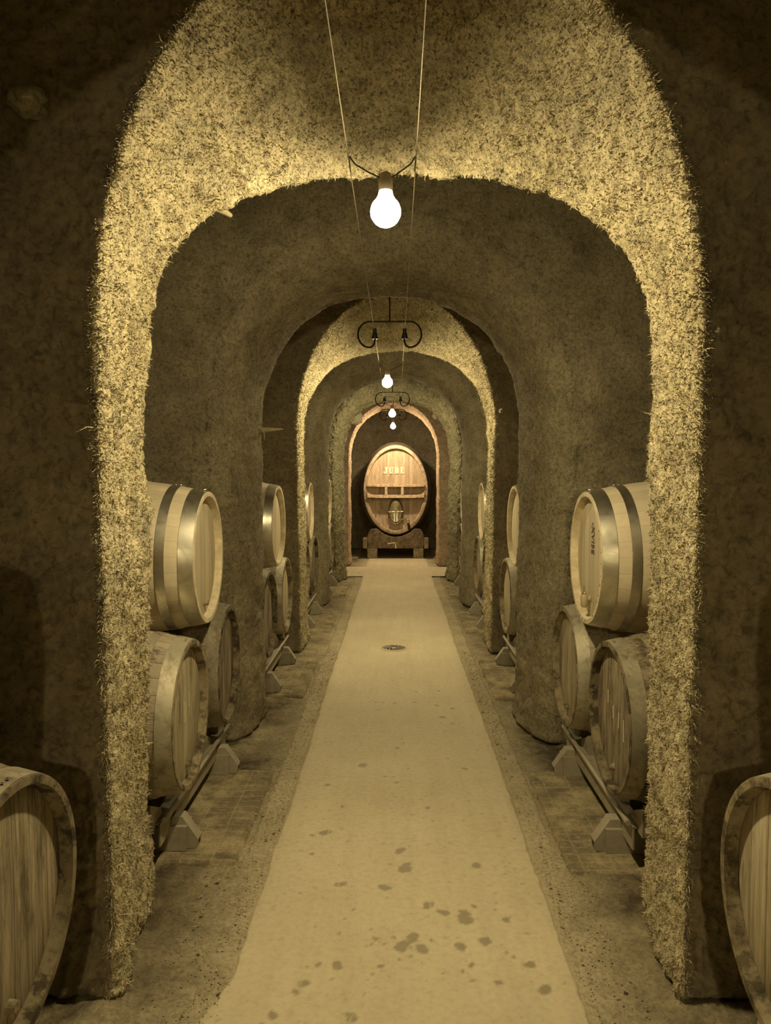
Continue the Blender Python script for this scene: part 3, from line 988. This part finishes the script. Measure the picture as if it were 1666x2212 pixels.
LL = ['behind the camera', 'in the nearest arch, large and closest', 'just beyond the largest iron bracket',
      'below the second bulb', 'lowest, above the big oval cask']
for i, (x, y, z, p, c) in enumerate(LAMPS):
    root = empty('hanging_bulb', (x, y, z))
    tag(root, 'bare glowing light bulb hung from the wires %s' % LL[i], 'light bulb', 'bare bulbs down the aisle')
    mb = MB()
    pr = [(0, -RB)]
    for k in range(1, 10):
        q = -pi / 2 + k * (pi / 2 - radians(12)) / 9
        pr.append((RB * cos(q), RB * sin(q)))
    mb.lathe(pr, 16, 'Z')
    mb.build('bulb', bulb_mat(c, p, 'lit bulb glass'), root, True)
    mb = MB()      # frosted shoulder of the bulb, only faintly aglow
    mb.lathe([(RB * cos(radians(q)), RB * sin(radians(q))) for q in (-12, -5, 2, 14, 26, 38, 50)] + [(RB * .50, RB * 1.02), (RB * .44, RB * 1.3), (0, RB * 1.3)], 24, 'Z')
    mb.build('bulb_shoulder', bulb_mat((1, .85, .55), 6, 'frosted bulb shoulder'), root, True)
    mb = MB()
    mb.lathe([(0, .056), (.017, .056), (.021, .062), (.0205, .088), (.017, .096), (.016, .108), (.009, .112), (0, .112)], 18, 'Z')
    sk = mb.build('socket', M['socket'], root, True)
    for xw, sd in ((WX[0] - x, -1), (WX[1] - x, 1)):
        mb = MB(); top = WZ - z
        mb.tube([(xw, -.004, top), (xw * .8 + sd * .002, 0, top - .022), (xw * .45, 0, top - .045), (sd * .018, 0, .098)], .0022, 6)
        mb.tube([(xw, -.004, top), (xw + sd * -.004 * 1, .02, top - .035)], .0016, 6)
        mb.build('lead', M['cable'], root, True)

def bracket(x, y, label):
    root = empty('iron_bracket', (x, y, WZ))
    tag(root, label, 'bracket', 'wrought iron wire brackets')
    zt = .072; rz = .083; rxx = .076; cxl = -.131
    pts = [(cxl + .036 * cos(q) , 0, zt - 2 * rz + .055 + .055 * sin(q)) for q in np.linspace(radians(15), radians(-90), 7)][:-1]
    pts += [(cxl + rxx * cos(q), 0, zt - rz + rz * sin(q)) for q in np.linspace(radians(-90), radians(-270), 19)]
    full = [(-p[0], 0, p[2]) for p in pts][::-1]
    path = pts + full
    mb = MB(); mb.tube(path, .006, 8)
    mb.build('scroll_bar', M['iron'], root, True)
    mb = MB(); mb.tube([(0, 0, zt), (0, 0, .70)], .005, 8)
    mb.lathe([(.0, .62), (.02, .62), (.02, .60), (0, .60)], 10, 'Z')
    mb.build('stem', M['iron'], root, True)
    for xw in (WX[0] - x, WX[1] - x):
        mb = MB()
        mb.lathe([(0, -.034), (.019, -.034), (.020, -.026), (.016, -.006), (.0155, .006), (.010, .012), (.013, .018), (.013, .028), (.009, .034), (0, .034)], 16, 'Z', (xw, 0, -.006))
        mb.build('insulator', M['black'], root, True)
bracket(-.04, 4.88, 'large black wrought iron scroll bracket carrying the two wires, nearest of three')
bracket(-.04, 9.05, 'middle-sized looking scroll bracket just below the second bulb')
bracket(-.04, 11.40, 'farthest scroll bracket, its curls either side of the two far bulbs')

# ------------------------------------------------------------------ oval cask
CY, CZ, CX = 12.80, 1.185, -.0
CA, CB, CLn = .55, .765, 1.35
cask = empty('oval_cask', (CX, CY, CZ))
tag(cask, 'large upright oval wooden cask with braced front and polished hatch at the aisle end', 'cask')
def cscale(u): return 1 + .16 * (1 - (2 * u - 1) ** 2)
def oval(mb, prof, n=96):
    """prof: (scale offset in metres from rim ellipse, y)"""
    V = []; F = []; m = len(prof)
    for k in range(n):
        q = 2 * pi * k / n
        for o_, y in prof:
            V.append(((CA + o_) * cos(q), y, (CB + o_) * sin(q)))
    for k in range(n):
        k2 = (k + 1) % n
        for i in range(m - 1):
            F.append((k*m+i, k2*m+i, k2*m+i+1, k*m+i+1))
    mb.add(V, F)
def coff(y): return CA * (cscale(y / CLn) - 1)
mb = MB(); oval(mb, [(coff(y), y) for y in np.linspace(.003, CLn, 20)]); mb.build('staves', M['cask_stave'], cask, True)
mb = MB(); oval(mb, [(.004, .03), (.003, 0), (-.006, -.005), (-.05, -.003), (-.056, .012), (-.06, .10)]); mb.build('rim', M['cask_rim'], cask, True)
for yc, wd in ((.10, .06), (.33, .06), (.9, .06), (1.2, .06)):
    mb = MB(); oval(mb, [(coff(yc - wd/2) - .002, yc - wd/2), (coff(yc - wd/2) + .005, yc - wd/2), (coff(yc + wd/2) + .005, yc + wd/2), (coff(yc + wd/2) - .002, yc + wd/2)])
    mb.build('hoop', M['cask_hoop'], cask, True)
# front head, its grain upright
def ohead(name, y, mat, thick=.03):
    n = 96; V = [(0, y + .02, 0)]; F = []
    for r_ in (.3, .6, .85, 1.0):
        for k in range(n):
            q = 2 * pi * k / n
            V.append(((CA - .055) * r_ * cos(q), y + .02 * (1 - r_ ** 2), (CB - .055) * r_ * sin(q)))
    for k in range(n):
        F.append((0, 1 + k, 1 + (k + 1) % n))
        for i in range(3):
            F.append((1+i*n+k, 1+(i+1)*n+k, 1+(i+1)*n+(k+1) % n, 1+i*n+(k+1) % n))
    return meshobj(name, V, F, mat, cask, True)
# the boards material splits across object Y, so turn the head mesh: build in its own frame
def ohead2(y):
    n = 96; V = [(-.02, 0, 0)]; F = []
    for r_ in (.3, .6, .85, 1.0):
        for k in range(n):
            q = 2 * pi * k / n
            V.append((-.02 * (1 - r_ ** 2), (CA - .055) * r_ * cos(q), (CB - .055) * r_ * sin(q)))
    for k in range(n):
        F.append((0, 1 + k, 1 + (k + 1) % n))
        for i in range(3):
            F.append((1+i*n+k, 1+(i+1)*n+k, 1+(i+1)*n+(k+1) % n, 1+i*n+(k+1) % n))
    o = meshobj('head', V, F, M['cask_head'], cask, True, (0, y, 0))
    o.rotation_euler = (0, 0, -pi / 2)
    return o
HY = .075
hd = ohead2(HY)
mb = MB(); oval(mb, [(-.05, CLn - .05), (-CA + .001, CLn - .05)]); mb.build('back_head', M['cask_stave'], cask)
# braces
def zz(z): return z - CZ
def halfw(z): 
    z = min(abs(zz(z)), CB - .06)
    return (CA - .05) * math.sqrt(max(0, 1 - (z / (CB - .05)) ** 2))
for z, hh, dp in ((1.262, .045, .115), (1.073, .05, .12)):
    mb = MB(); hw = halfw(z)
    mb.box((0, HY - dp / 2, zz(z)), (2 * hw, dp, hh))
    mb.box((.0, HY - dp + .0, zz(z) - hh * .42), (2 * hw * .72, .02, .018))
    o = mb.build('brace', M['cask_beam'], cask, bevel=.006)
for sx in (-1, 1):     # curved fillets where the lower brace meets the rim
    hw = halfw(1.10)
    poly = [(sx * hw, zz(1.098)), (sx * (hw - .14), zz(1.098))]
    for k in range(1, 8):
        u = k / 8
        poly.append((sx * (hw - .14 * (1 - u) ** 1.0), zz(1.098) + .055 * u ** 2.2))
    poly.append((sx * hw, zz(1.155)))
    mb = MB(); mb.prism(poly, 'Y', HY - .10, HY + .0); mb.build('fillet', M['cask_beam'], cask)
for x in (-.165, .115):
    mb = MB(); mb.box((x, HY - .06, zz(1.167)), (.048, .12, .14)); mb.build('brace_post', M['cask_beam'], cask, bevel=.005)

# stencilled JUDE letters
def letters():
    mb = MB(); h = .112; t0, t1 = HY - .006, HY - .001
    def R_(x0, x1, z0, z1, ox):
        mb.box((ox + (x0 + x1) / 2, (t0 + t1) / 2 + .0105, .335 + (z0 + z1) / 2 - h / 2), (x1 - x0, .004, z1 - z0))
    # J
    ox = -.215
    R_(.025, .075, h - .014, h, ox); R_(.037, .063, .022, h - .014, ox); R_(.010, .055, 0, .022, ox); R_(0, .020, .012, .036, ox)
    # U
    ox = -.120
    R_(0, .040, h - .014, h, ox); R_(.008, .032, .018, h - .014, ox); R_(.014, .064, 0, .020, ox); R_(.056, .066, .018, h - .014, ox); R_(.048, .076, h - .014, h, ox)
    # D
    ox = -.022
    R_(0, .012, 0, .014, ox); R_(0, .012, h - .014, h, ox); R_(.010, .034, 0, h, ox)
    R_(.034, .056, 0, .014, ox); R_(.034, .056, h - .014, h, ox); R_(.050, .072, .010, h - .010, ox)
    # E
    ox = .078
    R_(0, .012, 0, .014, ox); R_(0, .012, h - .014, h, ox); R_(.010, .034, 0, h, ox)
    R_(.034, .068, 0, .014, ox); R_(.058, .070, .008, .034, ox); R_(.034, .062, h - .014, h, ox); R_(.054, .064, h - .034, h - .008, ox)
    R_(.034, .050, h * .46, h * .58, ox)
    o = mb.build('lettering', M['letter'], cask)
letters()

# hatch: oval polished door
hz = zz(.815)
mb = MB()
def ell(mb, prof, sx_, sz_, c, n=56):
    V = []; F = []; m = len(prof)
    for k in range(n):
        q = 2 * pi * k / n
        for r_, y in prof:
            V.append((c[0] + r_ * sx_ * cos(q), c[1] + y, c[2] + r_ * sz_ * sin(q) * (1.0 if sin(q) > 0 else 1.06)))
    for k in range(n):
        for i in range(m - 1):
            F.append((k*m+i, ((k+1) % n)*m+i, ((k+1) % n)*m+i+1, k*m+i+1))
    mb.add(V, F)
ell(mb, [(0, -.004), (.5, -.010), (.8, -.022), (.9, -.030), (.93, -.018)], .125, .2, (0, HY - .02, hz))
ht = mb.build('hatch', M['steel'], cask, True)
mb = MB(); ell(mb, [(.92, -.01), (.95, -.040), (1.02, -.042), (1.06, -.03), (1.06, .02)], .125, .2, (0, HY - .015, hz)); mb.build('hatch_ring', M['cask_hoop'], ht, True)
mb = MB(); mb.tube([(-.15, HY - .05, hz - .005), (-.13, HY - .085, hz - .012), (.13, HY - .085, hz - .004), (.15, HY - .05, hz + .005)], .007, 8); mb.build('hatch_bar', M['brass'], ht, True)
mb = MB(); mb.tube([(0, HY - .085, hz + .03), (0, HY - .09, hz - .19)], .011, 10); mb.build('hatch_screw', M['brass'], ht, True)
pts = [(.125 * 1.05 * cos(q), HY - .06, hz + .2 * 1.1 * sin(q)) for q in np.linspace(radians(215), radians(325), 14)]
mb = MB(); mb.tube(pts, .007, 8); mb.build('hatch_lip', M['brass'], ht, True)
# tap to the right of the hatch, with lever and dark hose
tz = zz(.64)
mb = MB(); mb.tube([(.215, HY, tz), (.215, HY - .10, tz)], .016, 12); mb.lathe([(0, -.03), (.02, -.028), (.028, -.01), (.028, .01), (.02, .028), (0, .03)], 16, 'Z', (.215, HY - .10, tz))
tp = mb.build('tap', M['steel'], cask, True)
mb = MB(); mb.tube([(.215, HY - .10, tz + .03), (.205, HY - .11, tz + .05), (.08, HY - .13, tz + .035)], .007, 8); mb.build('tap_lever', M['brass'], tp, True)
mb = MB(); mb.tube([(.215, HY - .10, tz - .02), (.225, HY - .09, tz - .07), (.24, HY - .08, tz - .15)], [.02, .022, .026], 12); mb.build('tap_spout', M['black'], tp, True)
# thermometer stub on the left
mb = MB(); mb.tube([(-.30, HY, zz(.955)), (-.30, HY - .10, zz(.965))], .009, 10); mb.lathe([(0, -.016), (.012, -.01), (.013, 0), (.012, .012), (0, .018)], 12, 'Z', (-.30, HY - .105, zz(.967)))
mb.build('gauge', M['brass'], cask, True)
# little ring on top of the cask
pts = [(.02 * cos(q), .12, CB + .045 + .02 * sin(q)) for q in np.linspace(0, 2 * pi, 17)]
mb = MB(); mb.tube(pts, .004, 6); mb.tube([(0, .12, CB), (0, .12, CB + .03)], .006, 6); mb.build('lifting_ring', M['cask_hoop'], cask, True)

# cradle -------------------------------------------------------------------
cr = empty('cask_cradle', (CX, CY, 0))
tag(cr, 'heavy dark timber cradle on block feet carrying the big oval cask', 'cradle')
def bolster(y0, y1):
    poly = [(-.48, .17), (.48, .17), (.50, .34), (.475, .44), (.43, .505), (.33, .515)]
    for k in range(0, 17):
        x = .30 - .6 * k / 16
        zb = CZ - (CB + .014 + coff(max(0, y1 if y0 < .5 else y0))) * math.sqrt(max(0, 1 - (x / (CA + .012)) ** 2))
        poly.append((x, min(.515, zb)))
    poly += [(-.33, .515), (-.43, .505), (-.475, .44), (-.50, .34)]
    mb = MB(); mb.prism(poly, 'Y', y0, y1); return mb
bolster(-.03, .16).build('bolster', M['cradle'], cr, bevel=.012)
bolster(1.1, 1.28).build('bolster', M['cradle'], cr, bevel=.012)
for x in (-.53, .53):
    mb = MB(); mb.box((x, .62, .26), (.075, 1.36, .18)); mb.build('side_beam', M['cradle_block'], cr, bevel=.008)
for y in (.06, 1.2):
    for x in (-.405, .395):
        mb = MB(); mb.box((x, y, .085), (.175, .19, .17)); mb.build('foot', M['cradle_block'], cr, bevel=.01)
# bottom tap fixed at the cradle front
bt = empty('drain_tap', (0, CY - .04, .22))
tag(bt, 'small brass drain tap with lever on the front of the timber cradle', 'tap')
mb = MB(); mb.box((0, -.004, .02), (.10, .008, .09)); mb.build('plate', M['cradle_block'], bt)
mb = MB(); mb.tube([(0, 0, 0), (0, -.06, 0)], .018, 12); mb.lathe([(0, -.04), (.022, -.036), (.032, -.012), (.032, .012), (.022, .034), (0, .04)], 18, 'Z', (0, -.07, .0)); mb.build('valve', M['brass'], bt, True)
mb = MB(); mb.tube([(0, -.07, .04), (-.01, -.085, .058), (-.14, -.10, .045)], .007, 8); mb.build('lever', M['steel'], bt, True)

# ------------------------------------------------------------------ floor drain
dr = empty('floor_drain', (unproj_floor(851, 1401)[0], unproj_floor(851, 1401)[1], .004))
tag(dr, 'small round floor drain with curved radiating slots in the walkway', 'drain')
mb = MB(); mb.lathe([(0, .004), (.108, .004), (.114, .003), (.116, -.002)], 40, 'Z'); mb.build('cover', M['path'], dr, True)
mb = MB()
for k in range(12):
    a0 = 2 * pi * k / 12
    inner, outer = .022, .098
    L_ = []; Rr = []
    for i in range(7):
        u = i / 6; r_ = inner + (outer - inner) * u; q = a0 + .55 * u * u
        wd = .010 * sin(pi * (0.12 + .8 * u))
        L_.append((r_ * cos(q) - wd * sin(q), r_ * sin(q) + wd * cos(q)))
        Rr.append((r_ * cos(q) + wd * sin(q), r_ * sin(q) - wd * cos(q)))
    mb.prism(L_ + Rr[::-1], 'Z', .0035, .0048)
mb.build('slots', M['dark'], dr)  # raised dark prisms paint the shade inside the drain slots
mb = MB()
for k in range(12):
    a0 = 2 * pi * (k + .5) / 12
    pts = [((.025 + .075 * u) * cos(a0 + .55 * u * u), (.025 + .075 * u) * sin(a0 + .55 * u * u), .006) for u in np.linspace(0, 1, 6)]
    mb.tube(pts, [.002, .003, .004, .004, .003, .002], 6)
mb.build('vane', M['hoop_worn'], dr, True)

# ------------------------------------------------------------------ pegs and lumps on the arches
def peg(a_, b_, r0, r1, name, label, cat, mat):
    mb = MB(); A_, B_ = Vector(a_), Vector(b_)
    pts = [A_.lerp(B_, u) for u in (0, .25, .5, .75, .96, 1)]
    rs = [r0 + (r1 - r0) * u for u in (0, .25, .5, .75, .96)] + [r1 * .35]
    mb.tube([p + Vector((random.uniform(-.001, .001),) * 3) for p in pts], rs, 12)
    o = mb.build(name, mat, None, True)
    tag(o, label, cat); return o
def at(px, py, Y):
    """point at depth Y seen at pixel px, py"""
    u, v = (px - 833) / 1600, -(py - 1106) / 1600
    d = Vector((u, v, -1)); d.rotate(cam.rotation_euler)
    k = Y / d.y
    return Vector((0, 0, CAMZ)) + d * k
peg(at(455, 436, 2.47), at(501, 468, 2.52), .022, .006, 'wooden_peg', 'pale pointed peg sticking out of the nearest arch, upper left', 'peg', M['wood_peg'])
p0, p1 = at(545, 929, 4.44), at(613, 927, 4.46)
pg = peg(p0, p1, .026, .004, 'wall_spike', 'horizontal tapering spike jutting from the second arch on the left', 'spike', M['wood_peg'])
mb = MB(); q = at(571, 933, 4.45); mb.tube([q, q + Vector((0, 0, -.05))], [.008, .002], 8); mb.build('drip', M['stone'], None, True).parent = pg

def lump(c, r, seed, label):
    bm = bmesh.new(); bmesh.ops.create_icosphere(bm, subdivisions=4, radius=1)
    P = np.array([v.co for v in bm.verts])
    d = 1 + .28 * vnoise(P, 1.6, seed) + .15 * vnoise(P, 4, seed + 1) + .06 * vnoise(P, 10, seed + 2)
    for v, k in zip(bm.verts, d):
        v.co = Vector((v.co.x * r[0] * k, v.co.y * r[1] * k, v.co.z * r[2] * k))
    me = bpy.data.meshes.new('stone'); bm.to_mesh(me); bm.free()
    me.polygons.foreach_set('use_smooth', [True] * len(me.polygons)); me.materials.append(M['stone'])
    o = bpy.data.objects.new('wall_stone', me); COL.objects.link(o); o.location = c
    tag(o, label, 'stone')
lump(at(768, 902, 10.36), (.10, .08, .10), 3, 'pale lime lump bulging into the fifth arch at upper left')
lump(at(750, 922, 10.40), (.05, .06, .05), 9, 'small dark lump below the pale lime lump on the fifth arch')
lump(at(941, 898, 10.36), (.045, .05, .05), 5, 'small knobbly lump on the inner edge of the fifth arch at upper right')
lump(at(988, 897, 9.93), (.07, .05, .045), 6, 'flat protruding stone in the rough face of the fifth arch, right')
lump(at(1084, 888, 5.99), (.022, .03, .02), 8, 'tiny nub of stone on the third arch face, right')
lump(at(62, 222, 1.98), (.045, .05, .04), 12, 'rounded nub of stone high on the dark wall, upper left corner')
